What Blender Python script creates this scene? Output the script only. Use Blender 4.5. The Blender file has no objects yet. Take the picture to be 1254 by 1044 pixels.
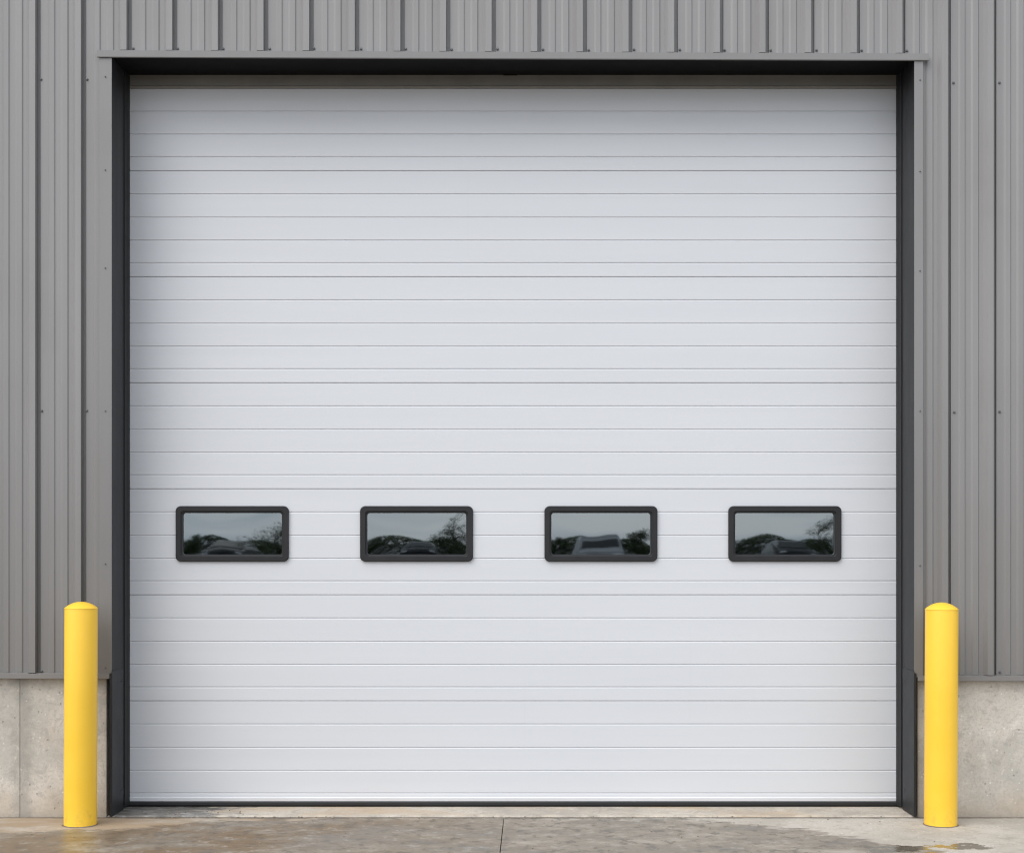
import bpy, bmesh, math, random
from mathutils import Vector, Matrix
R = math.radians
rnd = random.Random(7)
SC = bpy.context.scene
COL = SC.collection

# ------------------------------------------------------------------ camera
CAM_Y, CAM_Z, FPX, HOR = -8.11, 1.475, 1777.0, 675.0
cd = bpy.data.cameras.new('camera')
cam = bpy.data.objects.new('camera', cd); COL.objects.link(cam)
cam.location = (0, CAM_Y, CAM_Z)
cam.rotation_euler = (R(90), 0, 0)
cd.sensor_fit = 'HORIZONTAL'; cd.sensor_width = 36
cd.lens = FPX / 1254 * 36
cd.shift_y = (HOR - 522) / 1254
cd.clip_start = .05; cd.clip_end = 3000
SC.camera = cam

def wx(px, Y): return (px - 627) / FPX * (Y - CAM_Y)
def wz(py, Y): return CAM_Z - (py - HOR) / FPX * (Y - CAM_Y)

# ------------------------------------------------------------------ world, sun, exposure
SUN_EL, SUN_AZ = R(48), R(-45)          # azimuth measured from -Y (towards the camera side), negative = camera's left
world = bpy.data.worlds.new('World'); SC.world = world; world.use_nodes = True
nt = world.node_tree; nt.nodes.clear()
wo = nt.nodes.new('ShaderNodeOutputWorld'); bg = nt.nodes.new('ShaderNodeBackground')
sky = nt.nodes.new('ShaderNodeTexSky'); sky.sky_type = 'NISHITA'; sky.sun_disc = False
sky.sun_elevation = SUN_EL
SUN_DIR = Vector((math.sin(SUN_AZ) * math.cos(SUN_EL), -math.cos(SUN_AZ) * math.cos(SUN_EL), math.sin(SUN_EL)))
sky.sun_rotation = math.atan2(SUN_DIR.x, SUN_DIR.y)
sky.air_density = 1.0; sky.dust_density = 2.0; sky.ozone_density = 1.0
tc = nt.nodes.new('ShaderNodeTexCoord'); mp = nt.nodes.new('ShaderNodeMapping')
mp.inputs['Scale'].default_value = (1, 1, 6.5)
nz = nt.nodes.new('ShaderNodeTexNoise'); nz.inputs['Scale'].default_value = 3.2; nz.inputs['Detail'].default_value = 9
nz.inputs['Distortion'].default_value = .4
cr = nt.nodes.new('ShaderNodeValToRGB')
cr.color_ramp.elements[0].position = .38; cr.color_ramp.elements[0].color = (5.0, 5.9, 6.9, 1)
cr.color_ramp.elements[1].position = .62; cr.color_ramp.elements[1].color = (10.3, 10.4, 10.6, 1)
mx = nt.nodes.new('ShaderNodeMix'); mx.data_type = 'RGBA'; mx.inputs[0].default_value = .82
L = nt.links
L.new(tc.outputs['Generated'], mp.inputs['Vector']); L.new(mp.outputs[0], nz.inputs['Vector'])
L.new(nz.outputs['Fac'], cr.inputs['Fac'])
dp = nt.nodes.new('ShaderNodeVectorMath'); dp.operation = 'DOT_PRODUCT'; dp.inputs[1].default_value = SUN_DIR
L.new(tc.outputs['Generated'], dp.inputs[0])
gl = nt.nodes.new('ShaderNodeMapRange'); gl.inputs[1].default_value = -.6; gl.inputs[2].default_value = 1; gl.inputs[3].default_value = .68; gl.inputs[4].default_value = 1.38
L.new(dp.outputs['Value'], gl.inputs[0])
gm = nt.nodes.new('ShaderNodeVectorMath'); gm.operation = 'SCALE'
L.new(cr.outputs[0], gm.inputs[0]); L.new(gl.outputs[0], gm.inputs['Scale'])
L.new(sky.outputs[0], mx.inputs[6]); L.new(gm.outputs[0], mx.inputs[7])
L.new(mx.outputs[2], bg.inputs['Color']); bg.inputs['Strength'].default_value = .1
L.new(bg.outputs[0], wo.inputs['Surface'])

sd = bpy.data.lights.new('sun', 'SUN'); sun = bpy.data.objects.new('sun', sd); COL.objects.link(sun)
sd.energy = 1.2; sd.angle = R(45); sd.color = (1, .965, .92)
sun.rotation_euler = (-SUN_DIR).to_track_quat('-Z', 'Y').to_euler()
sun.location = (-6, -12, 14)

SC.view_settings.view_transform = 'Standard'; SC.view_settings.look = 'None'
SC.view_settings.exposure = 0.69; SC.view_settings.gamma = 1
SC.view_settings.use_curve_mapping = False
SC.cycles.max_bounces = 8
SC.cycles.filter_width = 1.2

# ------------------------------------------------------------------ node helpers
class NB:
    def __init__(s, name, base=(.5, .5, .5), rough=.5, metal=0, spec=.5):
        s.m = bpy.data.materials.new(name); s.m.use_nodes = True
        s.t = s.m.node_tree; s.b = s.t.nodes['Principled BSDF']
        s.b.inputs['Base Color'].default_value = (*base, 1)
        s.b.inputs['Roughness'].default_value = rough
        s.b.inputs['Metallic'].default_value = metal
        s.b.inputs['Specular IOR Level'].default_value = spec
        s.tc = s.t.nodes.new('ShaderNodeTexCoord')
    def n(s, typ): return s.t.nodes.new(typ)
    def set(s, sock, v):
        if hasattr(v, 'is_output'): s.t.links.new(v, sock)
        else: sock.default_value = v
    def coord(s, scale=(1, 1, 1), loc=(0, 0, 0)):
        m = s.n('ShaderNodeMapping'); s.t.links.new(s.tc.outputs['Object'], m.inputs['Vector'])
        m.inputs['Scale'].default_value = scale; m.inputs['Location'].default_value = loc
        return m.outputs[0]
    def noise(s, scale, detail=4, rough=.55, vec=None, dist=0):
        n = s.n('ShaderNodeTexNoise'); s.set(n.inputs['Vector'], vec if vec is not None else s.tc.outputs['Object'])
        n.inputs['Scale'].default_value = scale; n.inputs['Detail'].default_value = detail
        n.inputs['Roughness'].default_value = rough; n.inputs['Distortion'].default_value = dist
        return n.outputs['Fac']
    def voro(s, scale, vec=None):
        n = s.n('ShaderNodeTexVoronoi'); s.set(n.inputs['Vector'], vec if vec is not None else s.tc.outputs['Object'])
        n.inputs['Scale'].default_value = scale
        return n
    def math(s, op, a, b=0.0, c=0.0, clamp=False):
        n = s.n('ShaderNodeMath'); n.operation = op; n.use_clamp = clamp
        for i, v in enumerate((a, b, c)): s.set(n.inputs[i], v)
        return n.outputs[0]
    def step(s, v, lo, hi, a=0.0, b=1.0):
        n = s.n('ShaderNodeMapRange'); n.interpolation_type = 'SMOOTHSTEP'
        for i, q in enumerate((v, lo, hi, a, b)): s.set(n.inputs[i], q)
        return n.outputs[0]
    def mix(s, f, a, b, mode='MIX'):
        n = s.n('ShaderNodeMix'); n.data_type = 'RGBA'; n.blend_type = mode
        s.set(n.inputs[0], f)
        for i, v in ((6, a), (7, b)):
            if isinstance(v, (tuple, list)): v = (*v[:3], 1)
            s.set(n.inputs[i], v)
        return n.outputs[2]
    def ramp(s, v, pts):
        n = s.n('ShaderNodeValToRGB'); s.set(n.inputs[0], v)
        e = n.color_ramp.elements
        while len(e) < len(pts): e.new(.5)
        for i, (p, c) in enumerate(pts):
            e[i].position = p; e[i].color = (*c, 1) if isinstance(c, tuple) else (c, c, c, 1)
        return n.outputs[0]
    def sep(s):
        n = s.n('ShaderNodeSeparateXYZ'); s.t.links.new(s.tc.outputs['Object'], n.inputs[0]); return n.outputs
    def color(s, v): s.set(s.b.inputs['Base Color'], v)
    def rough(s, v): s.set(s.b.inputs['Roughness'], v)
    def bump(s, h, strength=.3, dist=.01):
        n = s.n('ShaderNodeBump'); n.inputs['Strength'].default_value = strength; n.inputs['Distance'].default_value = dist
        s.set(n.inputs['Height'], h); s.t.links.new(n.outputs[0], s.b.inputs['Normal'])

def varied(name, base, rough, amt=.08, scale=3, stretch=(1, 1, 1), bump=0, bscale=60, metal=0, spec=.5):
    b = NB(name, base, rough, metal, spec)
    n = b.noise(scale, 5, .6, b.coord(stretch))
    lo = tuple(c * (1 - amt) for c in base); hi = tuple(min(1, c * (1 + amt)) for c in base)
    b.color(b.ramp(n, [(.3, lo), (.7, hi)]))
    b.rough(b.step(n, .3, .7, rough * .9, min(1, rough * 1.1)))
    if bump: b.bump(b.noise(bscale, 3), bump, .002)
    return b.m

# ------------------------------------------------------------------ materials
M = {}
def mat_siding(name='siding_paint', k=1.0):
    b = NB(name, rough=.42)
    st = b.noise(1.0, 4, .6, b.coord((7, 7, .22)))
    fine = b.noise(1.0, 3, .6, b.coord((60, 60, .8)))
    bl = b.noise(1.6, 4)
    c = b.ramp(st, [(.3, (.236, .227, .223)), (.7, (.272, .263, .257))])
    c = b.mix(b.step(fine, .45, .8, 0, .22), c, (.23, .225, .225))
    c = b.mix(b.step(bl, .5, .7, 0, .45), c, (.232, .222, .214))
    # darker and browner towards the bottom, with a ragged upper edge
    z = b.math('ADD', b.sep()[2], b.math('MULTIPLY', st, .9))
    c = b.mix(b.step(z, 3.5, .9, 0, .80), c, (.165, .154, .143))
    if k != 1: c = b.mix(1.0, c, (k, k, k), 'MULTIPLY')
    b.color(c); b.rough(b.step(bl, .3, .7, .38, .5))
    b.bump(b.noise(2.4, 3, .5, b.coord((1, 1, .35))), .12, .006)
    return b.m
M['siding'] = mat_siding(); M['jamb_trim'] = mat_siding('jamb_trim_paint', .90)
M['trim'] = varied('trim_paint', (.212, .205, .200), .42, .06, 2.5, (1, 1, .5))
M['charcoal'] = varied('charcoal_trim_paint', (.0165, .017, .0185), .5, .25, 2.2, (3, 3, .6), .1, 40, spec=.35)
M['guard'] = varied('charcoal_guard_steel', (.0150, .0160, .0178), .48, .3, 5, (1, 1, 1), .12, 30, spec=.36)
M['soffit'] = varied('black_soffit_paint', (.005, .005, .0055), .7, .2, 2.5, spec=.15)
M['contact_shade'] = varied('contact_shade_brown', (.15, .125, .095), .85, .3, 30)  # brown of the painted contact shade at the bollard feet
M['rubber'] = varied('black_rubber', (.012, .012, .013), .6, .25, 12)
M['seal'] = varied('taupe_seal', (.22, .21, .19), .6, .1, 6)
M['screw'] = varied('zinc_screw', (.14, .14, .14), .45, .2, 40, metal=.6)
M['frame'] = varied('black_window_frame', (.0165, .016, .0168), .5, .2, 9, (1, 1, 1), .15, 200, spec=.35)
M['dark'] = varied('dark_interior_paint', (.05, .05, .05), .8, .1, 2)
M['alu'] = varied('aluminium_bottom_rail', (.70, .70, .72), .38, .05, 8, (.3, 1, 1))

def mat_door():
    b = NB('door_paint', rough=.42, spec=.4)
    st = b.noise(1.0, 4, .6, b.coord((.35, 1, 9)))
    bl = b.noise(1.1, 4)
    c = b.ramp(st, [(.3, (.592, .598, .617)), (.7, (.614, .619, .636))])
    c = b.mix(b.step(bl, .45, .75, 0, .35), c, (.602, .604, .615))
    dr = b.noise(1.0, 3, .6, b.coord((22, 1, .5)))
    c = b.mix(b.step(dr, .62, .8, 0, .10), c, (.52, .515, .50))
    b.color(c); b.rough(b.step(bl, .3, .7, .36, .48))
    h = b.math('ADD', b.noise(1.0, 2, .5, b.coord((1.6, 1, 6))), b.math('MULTIPLY', b.noise(260, 2), .012))
    b.bump(h, .1, .01)
    return b.m
M['door'] = mat_door()

def mat_yellow():
    b = NB('yellow_paint', rough=.40, spec=.45)
    n = b.noise(6, 4); c = b.ramp(n, [(.3, (.87, .525, .036)), (.7, (.90, .55, .044))])
    z = b.sep()[2]
    sp = b.noise(26, 3, .6)
    g = b.math('MULTIPLY', b.step(z, .16, .0, 0, 1), b.step(sp, .5, .72, 0, .45))
    c = b.mix(g, c, (.50, .33, .06))
    sc = b.noise(1.0, 4, .65, b.coord((70, 70, 6)))
    c = b.mix(b.step(sc, .66, .76, 0, .35), c, (.60, .38, .05))
    b.color(c); b.rough(b.step(n, .3, .7, .34, .46))
    b.bump(b.noise(7, 3), .12, .01)
    return b.m
M['yellow'] = mat_yellow()

def concrete_nodes(b, base, dark, warm, k=1.0):
    big = b.noise(1.7, 8, .66); mid = b.noise(8, 9, .72); blot = b.noise(12, 9, .76, None, .8); fine = b.noise(70, 6, .75)
    c = b.ramp(big, [(.42, dark), (.56, base)])
    c = b.mix(b.step(mid, .47, .66, 0, .6), c, warm)
    c = b.mix(b.step(blot, .52, .60, 0, .55 * k), c, tuple(q * .60 for q in base))
    c = b.mix(b.step(blot, .44, .36, 0, .45 * k), c, tuple(min(1, q * 1.2) for q in base))
    c = b.mix(b.step(fine, .49, .60, 0, .45 * k), c, tuple(q * .62 for q in base))
    v = b.voro(19, b.coord((1.5, 1, 1))); pit = b.step(b.math('ADD', v.outputs['Distance'], b.math('MULTIPLY', b.noise(40, 4, .7), .38)), .36, .27)
    pit = b.math('MULTIPLY', pit, b.step(b.noise(11, 3), .47, .56))
    c = b.mix(b.math('MULTIPLY', pit, .45 ), c, tuple(q * .34 for q in base))
    v2 = b.voro(30, b.coord((1, 1, 1), (3.1, 1.7, .4))); chip = b.math('MULTIPLY', b.step(v2.outputs['Distance'], .17, .09), b.step(b.noise(9, 2), .46, .58))
    c = b.mix(b.math('MULTIPLY', chip, .6), c, (.80, .775, .72))
    h = b.math('SUBTRACT', b.math('ADD', b.math('MULTIPLY', blot, .5), b.math('MULTIPLY', fine, .3)), pit)
    return c, h

def mat_foundation():
    b = NB('foundation_concrete', rough=.85, spec=.25)
    c, h = concrete_nodes(b, (.59, .545, .485), (.455, .425, .378), (.53, .47, .40))
    x, y, z = b.sep()
    # rising damp, ragged and tan, along the foot of the wall
    zz = b.math('ADD', z, b.math('MULTIPLY', b.noise(5, 5, .65), .30))
    c = b.mix(b.step(zz, .36, .14, 0, .55), c, (.42, .335, .245))
    # grey weathering down the control joint at the left
    jx = b.math('ABSOLUTE', b.math('ADD', x, 2.735))
    j = b.math('ADD', jx, b.math('MULTIPLY', b.math('SUBTRACT', b.noise(11, 5, .7), .5), .20))
    c = b.mix(b.step(j, .085, .0, 0, .55), c, (.255, .24, .215))
    b.color(c); b.bump(h, .6, .006)
    return b.m
M['foundation'] = mat_foundation()

def mat_sill():
    b = NB('sill_concrete', rough=.8, spec=.3)
    c, h = concrete_nodes(b, (.50, .45, .385), (.37, .33, .285), (.47, .385, .285))
    x, y, z = b.sep()
    och = b.noise(1.0, 5, .6, b.coord((1.1, 3, 1)))
    c = b.mix(b.step(och, .46, .66, 0, .6), c, (.45, .325, .205))
    # pale worn lip along the front arris
    yy = b.math('ADD', y, b.math('MULTIPLY', b.math('SUBTRACT', b.noise(16, 5, .7), .5), .09))
    c = b.mix(b.math('MULTIPLY', b.step(yy, .06, .01, 0, .4), b.step(b.noise(7, 4), .45, .6)), c, (.60, .53, .43))
    # damp dark patch at the left end
    d = b.math('ADD', x, b.math('MULTIPLY', b.math('SUBTRACT', b.noise(1.0, 5, .7, b.coord((5, 14, 1))), .5), 1.3))
    wet = b.step(d, -1.55, -1.72)
    mot = b.noise(1.0, 8, .75, b.coord((8, 22, 1)))
    dk = b.ramp(mot, [(.40, (.085, .08, .073)), (.52, (.165, .155, .14)), (.62, (.36, .35, .34))])
    c = b.mix(b.math('MULTIPLY', wet, .9), c, dk)
    b.color(c); b.rough(b.step(wet, 0, 1, .8, .32)); b.bump(h, .3, .004)
    return b.m
M['sill'] = mat_sill()

def mat_apron():
    b = NB('apron_concrete', rough=.8, spec=.4)
    c, h = concrete_nodes(b, (.475, .435, .382), (.39, .355, .305), (.43, .385, .325), .8)
    x, y, z = b.sep()
    # ochre run-off near the left bollard
    och = b.noise(1.0, 5, .62, b.coord((1.3, 3.2, 1), (.6, .2, 0)))
    lx = b.step(x, .5, -1.6)
    c = b.mix(b.math('MULTIPLY', b.step(och, .36, .54, .25, .85), lx), c, (.315, .222, .135))
    # edge of the drying wet area as a curve y = f(x)
    m = b.math('DIVIDE', b.math('ADD', x, 4.0), 8.0)                  # x -4..4 -> 0..1
    P = [(-4, -.40), (-2.7, -.42), (-2.25, -.40), (-2.0, -.32), (-1.75, -.14), (-1.4, -.05), (-.6, .0), (.7, .0), (.95, -.03), (1.45, -.27), (1.85, -.66), (2.2, -1.0), (4, -2.6)]
    f = b.ramp(m, [((px + 4) / 8, (py + 3) / 3) for px, py in P])
    f = b.math('SUBTRACT', b.math('MULTIPLY', f, 3), 3.0)
    e1 = b.math('SUBTRACT', b.noise(1.0, 8, .72, b.coord((4, 11, 1))), .5)
    e2 = b.math('SUBTRACT', b.noise(1.0, 4, .6, b.coord((1.4, 3, 1), (2.2, 0, 0))), .5)
    d = b.math('SUBTRACT', b.math('ADD', y, b.math('ADD', b.math('MULTIPLY', e1, .75), b.math('MULTIPLY', e2, .34))), f)
    wet = b.step(d, .02, -.05)
    deep = b.step(d, -.08, -.75)
    # two small puddles on the dry side at the right
    def puddle(cx, cy, rx, ry):
        q = b.math('ADD', b.math('POWER', b.math('ABSOLUTE', b.math('DIVIDE', b.math('SUBTRACT', x, cx), rx)), 2.0),
                   b.math('POWER', b.math('ABSOLUTE', b.math('DIVIDE', b.math('SUBTRACT', y, cy), ry)), 2.0))
        q = b.math('ADD', q, b.math('MULTIPLY', b.math('SUBTRACT', b.noise(1.0, 5, .65, b.coord((7, 11, 1))), .5), 5.5))
        return b.step(q, .8, .62)
    pd = b.math('MAXIMUM', puddle(1.95, -.90, .17, .12), puddle(2.24, -.82, .17, .085))
    streak = b.noise(1.0, 9, .72, b.coord((1.7, 3.6, 1), (1, 0, 0)))
    wc = b.ramp(streak, [(.34, (.112, .092, .070)), (.46, (.192, .164, .130)), (.55, (.258, .224, .184)), (.68, (.36, .322, .276))])
    wc = b.mix(b.math('MULTIPLY', b.step(och, .40, .56, .2, .9), lx), wc, (.158, .104, .056))
    bub = b.noise(1.0, 8, .76, b.coord((11, 9, 1)))
    wc = b.mix(b.step(bub, .52, .60, 0, .65), wc, (.085, .076, .064))
    wc = b.mix(b.step(bub, .46, .38, 0, .55), wc, (.35, .325, .29))
    spk = b.math('MULTIPLY', b.step(b.voro(17, b.coord((1, 1.6, 1))).outputs['Distance'], .16, .08), b.step(b.noise(5, 3), .5, .6))
    wc = b.mix(b.math('MULTIPLY', spk, .8), wc, (.04, .037, .034))
    c = b.mix(b.math('MULTIPLY', wet, .93), c, wc)
    c = b.mix(b.math('MULTIPLY', pd, .9), c, (.105, .088, .062))
    # dark ragged line paints the gap shade in front of sill and wall
    gap_shade = b.math('ADD', y, b.math('MULTIPLY', b.math('SUBTRACT', b.noise(1.0, 6, .7, b.coord((9, 9, 1))), .5), .10))
    c = b.mix(b.step(gap_shade, -.085, -.025, 0, .85), c, (.085, .075, .062))
    b.color(c)
    wr = b.step(streak, .36, .56, .36, .66)
    lx2 = b.step(x, -1.75, -2.15)
    wr = b.math('ADD', b.math('MULTIPLY', wr, b.math('SUBTRACT', 1.0, lx2)), b.math('MULTIPLY', lx2, .36))
    r = b.math('ADD', b.math('MULTIPLY', b.math('SUBTRACT', 1.0, wet), .8), b.math('MULTIPLY', wet, wr))
    r = b.math('ADD', b.math('MULTIPLY', b.math('SUBTRACT', 1.0, pd), r), b.math('MULTIPLY', pd, .10))
    b.rough(r)
    b.set(b.b.inputs['Specular IOR Level'], b.math('MAXIMUM', b.step(streak, .36, .56, .42, .16), b.math('MULTIPLY', lx2, .5)))
    b.bump(h, .22, .004)
    return b.m
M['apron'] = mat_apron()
M['asphalt'] = varied('asphalt', (.055, .055, .057), .85, .25, 4, (1, 1, 1), .3, 80)
M['car_dark'] = varied('dark_car_paint', (.018, .020, .022), .25, .1, 2)
M['car_glass'] = varied('tinted_car_glass', (.02, .024, .026), .06, .05, 2)
M['truck_grey'] = varied('grey_van_paint', (.36, .37, .38), .4, .06, 2)
M['bark'] = varied('bark', (.07, .055, .04), .9, .3, 6)
def mat_leaf():
    b = NB('leaf', rough=.75, spec=.12)
    n = b.noise(1.3, 3); c = b.ramp(n, [(.3, (.040, .062, .026)), (.7, (.095, .128, .058))]); b.color(c); return b.m
M['leaf'] = mat_leaf()

def mat_glass():
    m = bpy.data.materials.new('door_glass'); m.use_nodes = True
    t = m.node_tree; t.nodes.clear()
    o = t.nodes.new('ShaderNodeOutputMaterial'); mxs = t.nodes.new('ShaderNodeMixShader')
    g = t.nodes.new('ShaderNodeBsdfGlossy'); g.inputs['Roughness'].default_value = .020; g.inputs['Color'].default_value = (.85, .95, 1, 1)
    tr = t.nodes.new('ShaderNodeBsdfTransparent'); tr.inputs['Color'].default_value = (.45, .48, .48, 1)
    fr = t.nodes.new('ShaderNodeFresnel'); fr.inputs['IOR'].default_value = 2.75     # both faces of a double pane
    t.links.new(fr.outputs[0], mxs.inputs[0]); t.links.new(tr.outputs[0], mxs.inputs[1]); t.links.new(g.outputs[0], mxs.inputs[2])
    t.links.new(mxs.outputs[0], o.inputs['Surface'])
    return m
M['glass'] = mat_glass()

# ------------------------------------------------------------------ mesh helpers
def obj(name, bm, mat, parent=None, smooth=False, loc=None):
    me = bpy.data.meshes.new(name); bmesh.ops.recalc_face_normals(bm, faces=bm.faces)
    bm.to_mesh(me); bm.free()
    for m in (mat if isinstance(mat, list) else [mat]): me.materials.append(m)
    if smooth:
        for p in me.polygons: p.use_smooth = True
    o = bpy.data.objects.new(name, me); COL.objects.link(o)
    if parent: o.parent = parent
    if loc: o.location = loc
    return o
def tag(o, label=None, cat=None, group=None, kind=None):
    for k, v in (('label', label), ('category', cat), ('group', group), ('kind', kind)):
        if v: o[k] = v
    return o
def empty(name, loc=(0, 0, 0)):
    o = bpy.data.objects.new(name, None); COL.objects.link(o); o.location = loc; o.empty_display_size = .2
    return o
def box(bm, x0, x1, y0, y1, z0, z1, bev=0):
    b = bm if not bev else bmesh.new()
    v = [b.verts.new((x, y, z)) for x in (x0, x1) for y in (y0, y1) for z in (z0, z1)]
    for f in ((0, 1, 3, 2), (4, 6, 7, 5), (0, 4, 5, 1), (2, 3, 7, 6), (0, 2, 6, 4), (1, 5, 7, 3)):
        b.faces.new([v[i] for i in f])
    if bev:
        bmesh.ops.bevel(b, geom=b.edges[:], offset=bev, segments=2, profile=.6, affect='EDGES')
        t = bpy.data.meshes.new('t'); b.to_mesh(t); b.free(); bm.from_mesh(t); bpy.data.meshes.remove(t)
def extrude_x(bm, prof, x0, x1, slope=0.0):
    """closed (y, z) outline swept along X; slope tilts z with x"""
    a = [bm.verts.new((x0, y, z + slope * x0)) for y, z in prof]
    b = [bm.verts.new((x1, y, z + slope * x1)) for y, z in prof]
    n = len(prof)
    for i in range(n): bm.faces.new((a[i], a[(i + 1) % n], b[(i + 1) % n], b[i]))
    bm.faces.new(a); bm.faces.new(b[::-1])
def extrude_z(bm, prof, z0, z1):
    a = [bm.verts.new((x, y, z0)) for x, y in prof]; b = [bm.verts.new((x, y, z1)) for x, y in prof]
    n = len(prof)
    for i in range(n): bm.faces.new((a[i], a[(i + 1) % n], b[(i + 1) % n], b[i]))
    bm.faces.new(a); bm.faces.new(b[::-1])
def copy_tree(o, parent=None):
    c = o.copy(); COL.objects.link(c)
    if parent: c.parent = parent
    for ch in list(o.children): copy_tree(ch, c)
    return c

# ------------------------------------------------------------------ ground, apron, sill
bm = bmesh.new()
N = 24
def gcoord(t): return math.copysign(abs(t) ** 3 * 900, t)
gv = [[bm.verts.new((gcoord(-1 + 2 * i / N), gcoord(-1 + 2 * j / N), -.10)) for j in range(N + 1)] for i in range(N + 1)]
for i in range(N):
    for j in range(N): bm.faces.new((gv[i][j], gv[i + 1][j], gv[i + 1][j + 1], gv[i][j + 1]))
tag(obj('ground', bm, M['asphalt']), kind='structure')

JX = -.052
bm = bmesh.new()
for a, c in ((-12, -5.0), (-4.994, JX - .0018), (JX + .0018, 4.9), (4.906, 12)):
    for y0, y1 in ((-15, -5.006), (-5, -.022)):
        box(bm, a, c, y0, y1, -.11, -.004, .003)
for v in bm.verts:
    if abs(v.co.x - JX) < .05: v.co.x += .0145 * (v.co.y + .5)
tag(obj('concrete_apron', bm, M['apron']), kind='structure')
bm = bmesh.new()
# sill between the jambs, with an irregular worn front arris
nseg = 90; pts = []
for i in range(nseg + 1):
    x = -2.262 + 4.524 * i / nseg
    pts.append((x, .003 + abs(rnd.gauss(0, .003))))
t0 = [bm.verts.new((x, y, .0)) for x, y in pts]; f0 = [bm.verts.new((x, -.001, -.007)) for x, y in pts]
g0 = [bm.verts.new((x, -.001, -.12)) for x, y in pts]; bk = [bm.verts.new((x, .70, .0)) for x, y in pts]
for i in range(nseg):
    for A, B in ((t0, f0), (f0, g0), (t0, bk)): bm.faces.new((A[i], A[i + 1], B[i + 1], B[i]))
tag(obj('door_sill', bm, M['sill']), kind='structure')

# ------------------------------------------------------------------ building
bld = empty('warehouse_building', (0, 0, 0))
tag(bld, 'grey ribbed metal warehouse wall on a concrete base around the white overhead door', 'building')

PXM = 219.1
PER = 55.6 / PXM
LOWY = -.018
PROF = [(0, 0), (8.5, 0), (11, 6), (16.2, 6), (17.6, 0), (24, 0), (26.4, 6), (32.6, 6), (34, 0), (39, 0), (43, 25), (50.3, 25), (50.5, -20), (55.2, -20), (55.4, 0)]   # px, mm; the last is the deep reveal beside each rib
X0 = (157.0 + 4.6 - 627) / FPX * (LOWY - CAM_Y)         # right foot of a dark rib flank
def siding(x0, x1, z0, z1, name='siding'):
    bm = bmesh.new(); pts = []
    k0 = math.floor((x0 - X0) / PER) - 1; k1 = math.ceil((x1 - X0) / PER) + 1
    raw = []
    for k in range(k0, k1 + 1):
        for p, h in PROF: raw.append((X0 + k * PER + p / PXM, LOWY - h / 1000))
    def at(x):
        for (a, ya), (b, yb) in zip(raw, raw[1:]):
            if a <= x <= b: return ya + (yb - ya) * (x - a) / max(1e-9, b - a)
    pts = [(x0, at(x0))] + [q for q in raw if x0 < q[0] < x1] + [(x1, at(x1))]
    nz_ = 6
    rows = []
    for j in range(nz_ + 1):
        rows.append([bm.verts.new((x, y, z0(x) + (z1 - z0(x)) * j / nz_)) for x, y in pts])
    for j in range(nz_):
        for i in range(len(pts) - 1):
            bm.faces.new((rows[j][i], rows[j][i + 1], rows[j + 1][i + 1], rows[j + 1][i]))
    # thin sheet: back skin so that it has a thickness
    r = bmesh.ops.extrude_face_region(bm, geom=bm.faces[:])
    for v in [g for g in r['geom'] if isinstance(g, bmesh.types.BMVert)]: v.co.y += .0012
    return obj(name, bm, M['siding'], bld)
XL = wx(121.5, -.05); XR = wx(1130.5, -.05)             # outer edges of the jamb trims
JL = wx(136.5, -.055); JR = wx(1120, -.055)             # opening
ZB, ZH = wz(827.5, -.05), wz(66.5, -.05)
TOP = 6.6
zb1, zb0 = wz(826.5, -.055), wz(831.8, -.055)
zt1, zt0 = wz(63.6, -.06), wz(71.6, -.06)
HS = -.0040
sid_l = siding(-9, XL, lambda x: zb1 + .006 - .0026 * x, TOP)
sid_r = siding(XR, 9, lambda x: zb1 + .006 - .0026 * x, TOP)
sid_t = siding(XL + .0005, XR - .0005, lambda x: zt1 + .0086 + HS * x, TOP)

# screws: hex head on a washer, shared mesh
bm = bmesh.new()
def disk_stack(bm, rings, n=10):
    prev = None
    for r, y in rings:
        ring = [bm.verts.new((r * math.cos(2 * math.pi * i / n), y, r * math.sin(2 * math.pi * i / n))) for i in range(n)]
        if prev:
            for i in range(n): bm.faces.new((prev[i], prev[(i + 1) % n], ring[(i + 1) % n], ring[i]))
        prev = ring
    bm.faces.new(prev)
disk_stack(bm, [(.0075, .002), (.0075, -.0015), (.0058, -.003), (.0046, -.0032), (.0046, -.0078), (.0036, -.0088)])
screw0 = obj('screw', bm, M['screw'], None)
first = [True]
def screw(px, py, Y, parent, s=1.0):
    if first[0]: o = screw0; first[0] = False
    else: o = screw0.copy(); COL.objects.link(o)
    o.parent = parent; o.location = (wx(px, Y), Y, wz(py, Y)); o.rotation_euler = (R(rnd.uniform(-6, 6)), rnd.uniform(0, 1), R(rnd.uniform(-6, 6)))
    o.scale = (s, s, s)
SY = LOWY - .001
for k in (-3, -2, -1):
    px = 162.8 + 55.9 * k
    for py in (97.5, 503): screw(px + rnd.uniform(-.6, .6), py + rnd.uniform(-.6, .6), SY, sid_l)
    if px < 75 or px > 125: screw(px, 821 + rnd.uniform(-.5, .5), SY, sid_l)
for k in (18, 19):
    px = 162 + 55.9 * k
    for py in (102, 504.5): screw(px + rnd.uniform(-.6, .6), py + rnd.uniform(-.6, .6), SY, sid_r)
screw(1224.5, 822.5, SY, sid_r)
for px, py in ((1158, 65), (1207, 77)): screw(px, py, SY - .004, sid_r, .6)
for k in range(0, 18):
    screw(162.3 + 55.8 * k + rnd.uniform(-1, 1), 59.3 + .19 * k + rnd.uniform(-.5, .5), SY, sid_t)

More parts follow.
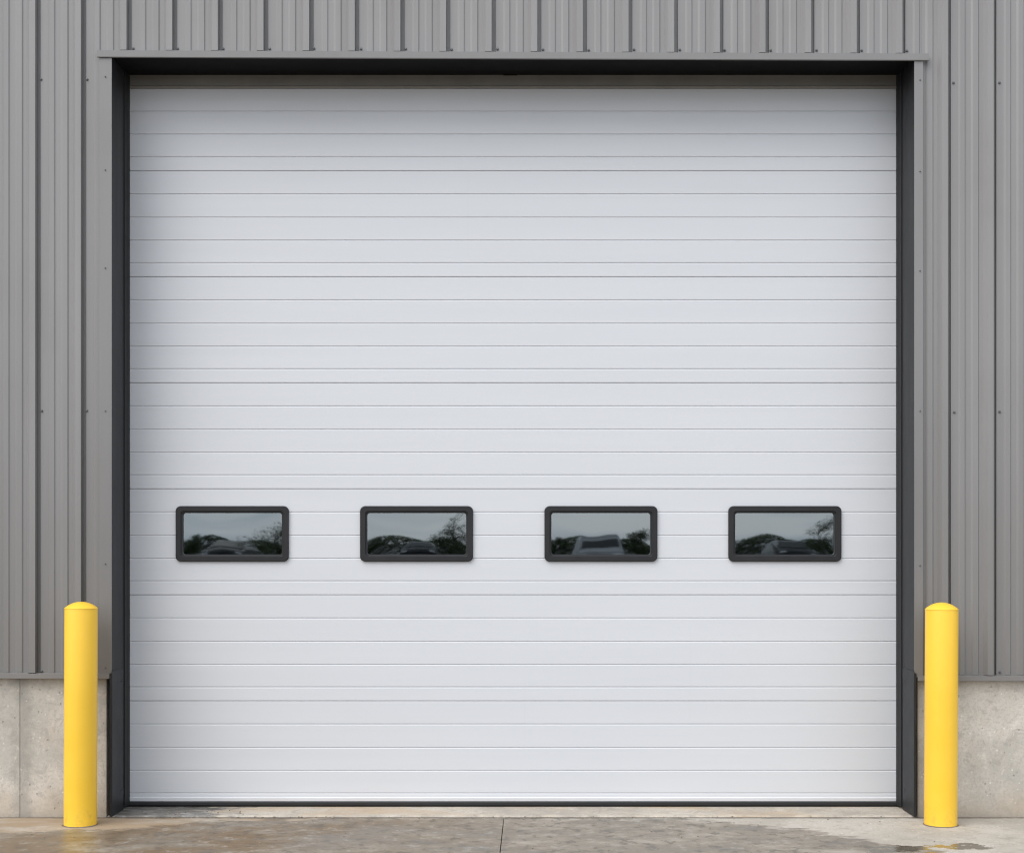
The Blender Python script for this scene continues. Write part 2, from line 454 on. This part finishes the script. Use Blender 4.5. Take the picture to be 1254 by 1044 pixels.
# base flashing, header drip cap, jamb trims
zb1, zb0 = wz(826.5, -.055), wz(831.8, -.055)
SL = -.0024
def flashing(x0, x1, slope=0):
    bm = bmesh.new()
    extrude_x(bm, [(-.016, zb1 + .006), (-.056, zb1), (-.056, zb0), (-.050, zb0 - .002), (-.050, zb1 - .006), (-.002, zb1 - .004), (-.002, zb1 + .004)], x0, x1, slope)
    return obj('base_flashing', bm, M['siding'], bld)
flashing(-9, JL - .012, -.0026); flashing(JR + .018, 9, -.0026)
zt1, zt0 = wz(63.6, -.06), wz(71.6, -.06)
HS = -.0040
bm = bmesh.new()
extrude_x(bm, [(-.016, zt1 + .008), (-.060, zt1), (-.060, zt0), (-.052, zt0 - .003), (-.052, zt1 - .006), (-.002, zt1 - .004), (-.002, zt1 + .004)], wx(118.8, -.06), wx(1137.5, -.06), HS)
obj('header_drip_cap', bm, M['trim'], bld)
for s, (a, c) in ((-1, (XL, JL)), (1, (JR, XR))):
    bm = bmesh.new()
    box(bm, a, c, -.050, -.046, zb1 - .012, zt0 - .004 + HS * a, .0012)
    # outer J-return to the siding
    q = a if s < 0 else c
    box(bm, q - .002, q + .002, -.0458, -.004, zb1 - .008, zt0 - .004 + HS * a)
    jt = obj('jamb_trim', bm, M['jamb_trim'], bld)
    ys = (94, 208, 328, 503, 690, 817) if s < 0 else (98, 210, 331.5, 503, 692)
    for py in ys: screw(129 if s < 0 else 1126.8, py, -.051, jt, .62)

# opening lining: charcoal jambs, soffit, stops
DY = .29                                                 # face of the door
for s, X in ((-1, JL), (1, JR)):
    bm = bmesh.new()
    o1 = X + s * .004
    xs = sorted((X, o1))
    box(bm, xs[0], xs[1], -.0455, .275, zb1 - .03, 4.24)
    obj('jamb', bm, M['charcoal'], bld)
    bm = bmesh.new()                                     # vinyl stop with a lip pressed against the door
    st = X - s * .0005
    prof = [(st, .205), (st - s * .006, .205), (st - s * .008, .225), (st - s * .003, .235), (st - s * .010, .262), (st - s * .0125, .284), (st - s * .009, .286), (st, .272)]
    extrude_z(bm, prof, .012, 4.225)
    obj('side_seal', bm, M['rubber'], bld)
    bm = bmesh.new()                                     # steel guard over the lower jamb, bent lip at the front
    gx = X - s * .0034
    xs = sorted((gx, gx + s * .004)); box(bm, xs[0], xs[1], -.052, .182, .004, zb1 + .022, .0012)
    xs = sorted((gx + s * .0005, gx + s * .014)); box(bm, xs[0], xs[1], -.056, -.0525, .004, zb1 + .012, .001)
    g = obj('jamb_guard', bm, M['guard'], bld)
    for z in (.12, zb1 - .05):
        if first[0]: continue
        o = screw0.copy(); COL.objects.link(o); o.parent = g; o.location = (gx - s * .001, .13, z); o.rotation_euler = (0, 0, R(90) * (1 if s > 0 else -1)); o.scale = (.8, .8, .8)
bm = bmesh.new()
extrude_x(bm, [(-.0465, 4.222), (.275, 4.226), (.275, 4.236), (-.0465, 4.228)], JL + .0005, JR - .0005, 0)
box(bm, -.05, .03, .262, .2772, 4.2235, 4.2262)
obj('header_soffit', bm, M['soffit'], bld)

# foundation walls: left one has a control joint
FL = wx(130.5, 0); FR = wx(1123.5, 0); CJ = wx(24.5, 0)
FT = zb0 + .009
bm = bmesh.new(); box(bm, -9, CJ - .0016, 0, .3, -.3, FT, .003); box(bm, CJ + .0016, FL, 0, .3, -.3, FT, .003); box(bm, CJ - .05, CJ + .05, .0045, .28, -.3, FT - .01)
obj('foundation_wall', bm, M['foundation'], bld)
bm = bmesh.new(); box(bm, FR, 9, 0, .3, -.3, FT, .006)
obj('foundation_wall', bm, M['foundation'], bld)
# wall core behind the siding, remaining shell
bm = bmesh.new()
box(bm, -9, JL - .006, .03, .27, FT + .002, TOP); box(bm, JR + .006, 9, .03, .27, FT + .002, TOP); box(bm, JL - .0055, JR + .0055, .03, .27, 4.252, TOP)
obj('wall_core', bm, M['dark'], bld)
bm = bmesh.new()
box(bm, -9, -8.8, .31, 14, -.1, TOP); box(bm, 8.8, 9, .31, 14, -.1, TOP); box(bm, -9, 9, 14.001, 14.2, -.1, TOP)
obj('rear_wall', bm, M['dark'], bld)
bm = bmesh.new(); extrude_x(bm, [(-.25, TOP + .01), (7, TOP + 1.2), (14.5, TOP + .01), (14.5, TOP + .12), (7, TOP + 1.32), (-.25, TOP + .12)], -9.2, 9.2)
obj('roof', bm, M['trim'], bld)
bm = bmesh.new(); box(bm, -8.79, 8.79, .71, 14, -.1, -.002)
obj('interior_floor', bm, M['foundation'], bld)

# ------------------------------------------------------------------ sectional door
door = empty('overhead_door', (0, DY, 0))
tag(door, 'white ribbed sectional overhead door with four small black framed windows', 'door')
DXL, DXR = -2.245, 2.245
def dz(py): return wz(py, DY)
SEC = 129.72
JT = [209.2 + SEC * i for i in range(-1, 6)]             # top joints (pixel rows) of the seven sections
OFF = (28.3, 56.9, 85.0, 112.6)
def section_front(i):
    """front outline (y, z) from the bottom up"""
    top, bot = JT[i], (JT[i + 1] if i < 6 else 977.5)
    zt, zbm = dz(top) - .0009, dz(bot) + .0009
    p = [(.004, zbm), (0, zbm + .003)]
    for off in sorted(OFF, reverse=True):
        z = dz(top + off) 
        if z < zbm + .012: continue
        p += [(0, z - .0066), (.0044, z - .0010), (.0044, z + .0010), (0, z + .0036)]
    p += [(0, zt - .0025), (.004, zt)]
    return p
def clip(p, z0, z1):
    out = []
    def lerp(a, b, z):
        t = (z - a[1]) / (b[1] - a[1]); return (a[0] + (b[0] - a[0]) * t, z)
    for a, b in zip(p, p[1:]):
        if b[1] <= z0 or a[1] >= z1: continue
        q0 = a if a[1] >= z0 else lerp(a, b, z0); q1 = b if b[1] <= z1 else lerp(a, b, z1)
        if not out or out[-1] != q0: out.append(q0)
        out.append(q1)
    return out
def solid(bm, front, x0, x1, th=.045):
    prof = front + [(th, front[-1][1]), (th, front[0][1])]
    extrude_x(bm, prof, x0, x1)
WC = [284.0, 510.0, 736.0, 961.5]
WY0, WY1 = 619.2, 687.3
FW, FH = 138.5, WY1 - WY0
for i in range(7):
    bm = bmesh.new(); fr = section_front(i)
    if i == 4:
        hx = (FW / 2 - 5) / FPX * (DY - CAM_Y)
        z1, z0 = dz(WY0 + 5), dz(WY1 - 5)
        cuts = []
        for c in WC: cuts += [wx(c, DY) - hx, wx(c, DY) + hx]
        edges = [DXL] + cuts + [DXR]
        for a in range(0, len(edges) - 1):
            if a % 2 == 0: solid(bm, fr, edges[a], edges[a + 1])
            else:
                solid(bm, clip(fr, -9, z0), edges[a], edges[a + 1]); solid(bm, clip(fr, z1, 9), edges[a], edges[a + 1])
        bmesh.ops.remove_doubles(bm, verts=bm.verts, dist=1e-5)
    else:
        solid(bm, fr, DXL, DXR)
    obj('door_section', bm, M['door'], door)
# tongue behind the joints keeps daylight out
bm = bmesh.new()
for i in range(1, 7):
    z = dz(JT[i]); box(bm, DXL + .001, DXR - .001, .010, .030, z - .0012, z + .0012)
obj('joint_gasket', bm, M['rubber'], door)
# bottom rail and rubber
bm = bmesh.new()
extrude_x(bm, [(-.004, dz(980.2)), (-.008, dz(976.2)), (-.004, dz(975.6)), (.044, dz(975.6)), (.044, dz(980.2))], DXL, DXR)
obj('bottom_rail', bm, M['alu'], door)
bm = bmesh.new()
zz = dz(980.2) - .0005
extrude_x(bm, [(-.004, zz), (-.012, zz - .008), (-.012, .012), (-.004, .001), (.03, .0008), (.04, .012), (.04, zz)], DXL, DXR)
obj('bottom_seal', bm, M['rubber'], door)
bm = bmesh.new()
extrude_x(bm, [(-.006, dz(108.6)), (-.010, dz(106.6)), (-.006, dz(105.5)), (-.004, dz(84)), (-.001, dz(84)), (-.001, dz(108.6))], DXL, DXR)
obj('top_seal', bm, M['seal'], door)

# windows
def rrect(w, h, r, n=6):
    p = []
    for cx, cy, a0 in ((w - r, h - r, 0), (-w + r, h - r, 90), (-w + r, -h + r, 180), (w - r, -h + r, 270)):
        for k in range(n + 1):
            a = R(a0 + 90 * k / n); p.append((cx + r * math.cos(a), cy + r * math.sin(a)))
    return p
mpp = (DY - .02 - CAM_Y) / FPX
W, H = FW / 2 * mpp, FH / 2 * mpp
def make_frame(win):
    bm = bmesh.new()
    rings = [(0, .000, .030), (0, -.0125, .030), (.0014, -.0152, .029), (.004, -.0165, .028), (.0285, -.0165, .019), (.0305, -.0150, .018), (.0312, -.0080, .018), (.0385, -.0070, .016), (.0400, -.0060, .015), (.0405, .004, .015), (.0405, .018, .015)]
    prev = None
    for ins, y, r in rings:
        ring = [bm.verts.new((x, y, z)) for x, z in rrect(W - ins, H - ins, r)]
        if prev:
            n = len(ring)
            for i in range(n): bm.faces.new((prev[i], prev[(i + 1) % n], ring[(i + 1) % n], ring[i]))
        prev = ring
    o = obj('frame', bm, M['frame'], win)
    for p in o.data.polygons: p.use_smooth = False
    return o
def make_pane(win, k):
    bm = bmesh.new()
    a, b = W - .0402, H - .0402
    nx, nz_ = 44, 24
    rr = random.Random(50 + k)
    amp = .00052
    ph = [rr.uniform(0, 6.28) for _ in range(6)]
    def hgt(x, z):
        u, v = x / (a * 1.03), z / (b * 1.06)
        e = amp * (1 - u * u) * (1 - v * v) * (1 + .12 * math.sin(ph[4] + u * 1.7))
        e += .000045 * math.sin(ph[0] + u * 4.1) * math.sin(ph[1] + v * 2.3)
        e += .000016 * math.sin(ph[2] + u * 9 + v * 3)
        return -e
    g = [[bm.verts.new((-a + 2 * a * i / nx, .006 + hgt(-a + 2 * a * i / nx, -b + 2 * b * j / nz_), -b + 2 * b * j / nz_)) for j in range(nz_ + 1)] for i in range(nx + 1)]
    for i in range(nx):
        for j in range(nz_): bm.faces.new((g[i][j], g[i + 1][j], g[i + 1][j + 1], g[i][j + 1]))
    return obj('pane', bm, M['glass'], win, smooth=True)
for k, c in enumerate(WC):
    win = empty('window'); win.parent = door
    win.location = (wx(c, DY - .018), 0, wz((WY0 + WY1) / 2, DY - .018))
    make_frame(win); make_pane(win, k)

# ------------------------------------------------------------------ bollards
def bollard(x, y, z_sh, z_top, tilt, label):
    root = empty('bollard', (x, y, -.004)); tag(root, label, 'bollard', 'yellow bollards flanking the door')
    n = 64; r = .0872
    bm = bmesh.new(); prev = None
    for rr_, z in ((r, -.10), (r, .15), (r, .6), (r, z_sh - .003), (r - .001, z_sh), (r - .002, z_sh)):
        ring = [bm.verts.new((rr_ * math.cos(2 * math.pi * i / n), rr_ * math.sin(2 * math.pi * i / n), z)) for i in range(n)]
        if prev:
            for i in range(n): bm.faces.new((prev[i], prev[(i + 1) % n], ring[(i + 1) % n], ring[i]))
        prev = ring
    bm.faces.new(prev)
    obj('post', bm, M['yellow'], root, smooth=False)
    bm = bmesh.new(); prev = None; hgt = z_top - z_sh; rc = r + .0012
    Rs = (rc * rc + hgt * hgt) / (2 * hgt)
    m = 9
    first_ring = [bm.verts.new((rc * math.cos(2 * math.pi * i / n), rc * math.sin(2 * math.pi * i / n), z_sh - .002)) for i in range(n)]
    prev = first_ring
    for j in range(m):
        q = rc * math.cos(math.pi / 2 * j / m) if j else rc
        z = z_sh + .0005 + math.sqrt(max(0, Rs * Rs - q * q)) - (Rs - hgt)
        ring = [bm.verts.new((q * math.cos(2 * math.pi * i / n), q * math.sin(2 * math.pi * i / n), z)) for i in range(n)]
        for i in range(n): bm.faces.new((prev[i], prev[(i + 1) % n], ring[(i + 1) % n], ring[i]))
        prev = ring
    apex = bm.verts.new((0, 0, z_top + .0005))
    for i in range(n): bm.faces.new((prev[i], prev[(i + 1) % n], apex))
    obj('cap', bm, M['yellow'], root, smooth=False)
    bm = bmesh.new(); rr2 = random.Random(int(x * 10)); ra = []; rb = []  # dark ring added to imitate contact shade where the post meets the ground
    for i in range(n):
        a = 2 * math.pi * i / n; q = r + .003 + .004 * rr2.random() + .005 * max(0, math.sin(a * 3 + x))
        ra.append(bm.verts.new((q * math.cos(a), q * math.sin(a), .0008))); rb.append(bm.verts.new(((r - .001) * math.cos(a), (r - .001) * math.sin(a), .0045)))
    for i in range(n): bm.faces.new((ra[i], ra[(i + 1) % n], rb[(i + 1) % n], rb[i]))
    obj('contact_shade_ring', bm, M['contact_shade'], root)
    for ch in root.children:
        for p in ch.data.polygons: p.use_smooth = len(p.vertices) <= 4
        try: ch.data.set_sharp_from_angle(angle=R(35))
        except Exception: pass
    root.rotation_euler = (0, R(tilt), 0)
    return root
bollard(wx(98.4, -.245), -.245, 1.172, 1.207, .20, 'yellow steel bollard left of the door, with damp ochre stained concrete at its foot')
bollard(wx(1151.8, -.245), -.245, 1.166, 1.203, .33, 'yellow steel bollard right of the door, standing on dry pale concrete beside two small puddles')

# ------------------------------------------------------------------ across the yard (seen only mirrored in the door windows)
def tree(x, y, h, cr_r, label, cat='tree', base=.25, n=2600, leaf=.09, group='trees across the yard'):
    root = empty('tree', (x, y, -.1)); tag(root, label, cat, group)
    r_ = random.Random(int(x * 31 + y * 7))
    bm = bmesh.new()
    def limb(p, q, r0, r1, k=7):
        d = (q - p).normalized(); u = d.orthogonal().normalized(); w = d.cross(u)
        A = [bm.verts.new(p + (u * math.cos(6.283 * i / k) + w * math.sin(6.283 * i / k)) * r0) for i in range(k)]
        B = [bm.verts.new(q + (u * math.cos(6.283 * i / k) + w * math.sin(6.283 * i / k)) * r1) for i in range(k)]
        for i in range(k): bm.faces.new((A[i], A[(i + 1) % k], B[(i + 1) % k], B[i]))
        bm.faces.new(B)
    top = Vector((r_.uniform(-.15, .15), 0, h * .9))
    limb(Vector((0, 0, 0)), top * .5, .03 * h * .5, .02 * h * .5); limb(top * .5, top, .02 * h * .5, .006 * h)
    tips = [top]
    for k in range(11):
        z = h * r_.uniform(base, .8); a = r_.uniform(0, 6.28); ln = cr_r * r_.uniform(.6, 1.05) * (1.15 - z / h * .6)
        p = Vector((0, 0, z)); q = p + Vector((math.cos(a) * ln, math.sin(a) * ln, ln * r_.uniform(.3, .8)))
        limb(p, q, .012 * h * .6, .004 * h * .5, 5); tips += [q, p.lerp(q, .6)]
    obj('trunk', bm, M['bark'], root)
    bm = bmesh.new()
    for k in range(n):
        c = r_.choice(tips) + Vector((r_.gauss(0, 1), r_.gauss(0, 1), r_.gauss(0, .8))) * cr_r * .17
        s = leaf * r_.uniform(.6, 1.3)
        m = Matrix.Rotation(r_.uniform(0, 6.28), 3, 'Z') @ Matrix.Rotation(r_.uniform(0, 3.14), 3, 'X')
        bm.faces.new([bm.verts.new(c + m @ Vector(v) * s) for v in ((-.5, 0, 0), (0, -.32, .1), (.5, 0, 0), (0, .32, .1))])
    obj('crown', bm, M['leaf'], root)
    return root

def vx(px, L): return (px - 627) / FPX * (8.4 + L)       # mirrored pixel column -> X at L metres in front of the door
LT = 46
for px, h, cr_r, lab in ((343, 2.8, 1.5, 'bushy tree mirrored at the right edge of the leftmost door window'),
                         (563, 3.6, 1.0, 'slender tree mirrored at the right edge of the second door window'),
                         (790, 2.5, .8, 'young tree mirrored at the right edge of the third door window'),
                         (1013, 3.2, 1.1, 'spreading tree mirrored at the right edge of the rightmost door window'),
                         (231, 2.4, .6, 'small thin tree mirrored at the left edge of the leftmost door window'),
                         (679, 2.2, .45, 'small thin tree mirrored at the left edge of the third door window')):
    L_ = LT + (px * 7 % 9)
    tree(vx(px, L_), DY - L_, h, cr_r, lab)

def hedge():
    root = empty('hedge', (0, -78, -.1)); tag(root, 'long dark hedge at the far side of the yard, mirrored low in the door windows', 'hedge')
    bm = bmesh.new(); r_ = random.Random(3)
    for k in range(34000):
        x = r_.uniform(-34, 34); top = 2.1 + .25 * math.sin(x * .55) + .2 * math.sin(x * 1.7 + 1)
        c = Vector((x, r_.uniform(-1, 1), top * math.sqrt(r_.random()))); s = r_.uniform(.12, .3)
        m = Matrix.Rotation(r_.uniform(0, 6.28), 3, 'Z') @ Matrix.Rotation(r_.uniform(0, 3.14), 3, 'X')
        bm.faces.new([bm.verts.new(c + m @ Vector(v) * s) for v in ((-.5, -.1, 0), (0, -.4, .1), (.5, 0, 0), (0, .4, .1))])
    obj('foliage', bm, M['leaf'], root)
    bm = bmesh.new()
    for k in range(30): 
        x = -33 + k * 2.27; b2 = bmesh.new(); box(b2, x - .03, x + .03, -.03, .03, 0, 1.4); obj('stem', b2, M['bark'], root)
    bm.free()
hedge()

def vehicle(x, y, w, h, body_mat, label, boxy=False):
    root = empty('parked_van' if boxy else 'parked_car', (x, y, -.1)); tag(root, label, 'van' if boxy else 'car', 'vehicles parked across the yard')
    ln = 4.7
    # side outline (y along length, front towards the building = +y)
    if boxy: out = [(-ln / 2, .35), (ln / 2, .35), (ln / 2, .95), (ln / 2 - .3, 1.2), (ln / 2 - .7, 1.85), (ln / 2 - .95, 1.92), (ln / 2 - 1.0, h), (-ln / 2, h)]
    else: out = [(-ln / 2, .38), (ln / 2, .38), (ln / 2 + .05, .75), (ln / 2 - .15, 1.0), (ln / 2 - 1.15, 1.12), (ln / 2 - 1.9, h - .08), (ln / 2 - 2.3, h), (-ln / 2 + .7, h - .04), (-ln / 2 + .1, 1.1), (-ln / 2, .8)]
    bm = bmesh.new()
    def half(z):
        t = max(0, (z - 1.05) / (h - 1.05)); return w / 2 * (1 - (.08 if boxy else .22) * t ** 1.5)
    A = [bm.verts.new((-half(z), y_, z)) for y_, z in out]; B = [bm.verts.new((half(z), y_, z)) for y_, z in out]
    n = len(out)
    for i in range(n): bm.faces.new((A[i], A[(i + 1) % n], B[(i + 1) % n], B[i]))
    bm.faces.new(A); bm.faces.new(B[::-1])
    bmesh.ops.bevel(bm, geom=bm.edges[:], offset=.07, segments=3, affect='EDGES')
    obj('body', bm, body_mat, root)
    bm = bmesh.new()                                     # windscreen set just proud of its slope
    k = 3 if boxy else 4
    (ya, za), (yb, zb_) = out[k], out[k + 1]
    pr = [(ya + .012 - .06, za + .09), (yb + .012 + .03, zb_ - .03)]
    vs = [bm.verts.new((sx * half(z) * .86, y_ + .02, z)) for (y_, z), sx in ((pr[0], -1), (pr[0], 1), (pr[1], 1), (pr[1], -1))]
    bm.faces.new(vs); ex = bmesh.ops.extrude_face_region(bm, geom=bm.faces[:])
    for v in [g for g in ex['geom'] if isinstance(g, bmesh.types.BMVert)]: v.co.y -= .03
    obj('windscreen', bm, M['car_glass'], root)
    for sx in (-1, 1):
        for sy in (-1, 1):
            bm = bmesh.new()
            bmesh.ops.create_cone(bm, segments=20, radius1=.34, radius2=.34, depth=.22, cap_ends=True, matrix=Matrix.Translation((sx * (w / 2 - .12), sy * 1.4, .34)) @ Matrix.Rotation(R(90), 4, 'Y'))
            obj('wheel', bm, M['rubber'], root)
        bm = bmesh.new(); box(bm, sx * w * .40 - .16, sx * w * .40 + .16, ln / 2 - .02, ln / 2 + .07, .72, .88, .02)
        obj('headlight', bm, M['alu'], root)
    return root
vehicle(vx(284, 58), DY - 58, 1.95, 1.8, M['car_dark'], 'dark car mirrored low in the leftmost door window')
vehicle(vx(516, 62), DY - 62, 1.90, 1.68, M['car_dark'], 'dark car mirrored low in the second door window from the left')
vehicle(vx(730, 50), DY - 50, 1.9, 2.15, M['truck_grey'], 'pale grey van mirrored in the third door window from the left', True)
vehicle(vx(966, 58), DY - 58, 1.95, 1.82, M['car_dark'], 'dark car mirrored low in the rightmost door window')

# ------------------------------------------------------------------ grit swept against the sill and bollard feet
bm = bmesh.new(); rg = random.Random(21)
spots = []
for k in range(190):
    if k < 110: spots.append((rg.uniform(-2.1, 2.2), -.012 - abs(rg.gauss(0, .035)), 0))
    elif k < 150: spots.append((rg.uniform(-2.12, -1.5), rg.uniform(.02, .16), .0045))
    else: spots.append((rg.uniform(-2.6, 2.3), rg.uniform(-1.1, -.1), 0))
for x, y, dz_ in spots:
    r = rg.uniform(.0018, .0050); vs = []
    mt = Matrix.Translation((x, y, -.004 + dz_ + r * .45)) @ Matrix.Rotation(rg.uniform(0, 6.28), 4, 'Z') @ Matrix.Diagonal((r * rg.uniform(1, 1.9), r, r * .7, 1))
    res = bmesh.ops.create_icosphere(bm, subdivisions=1, radius=1, matrix=mt)
    for v in res['verts']: v.co += Vector((rg.gauss(0, .12), rg.gauss(0, .12), rg.gauss(0, .1))) * r
M['grit'] = varied('grit', (.26, .22, .17), .9, .55, 60)
tag(obj('grit', bm, M['grit']), 'loose grit and small chips lying along the foot of the door', 'grit', kind='stuff')
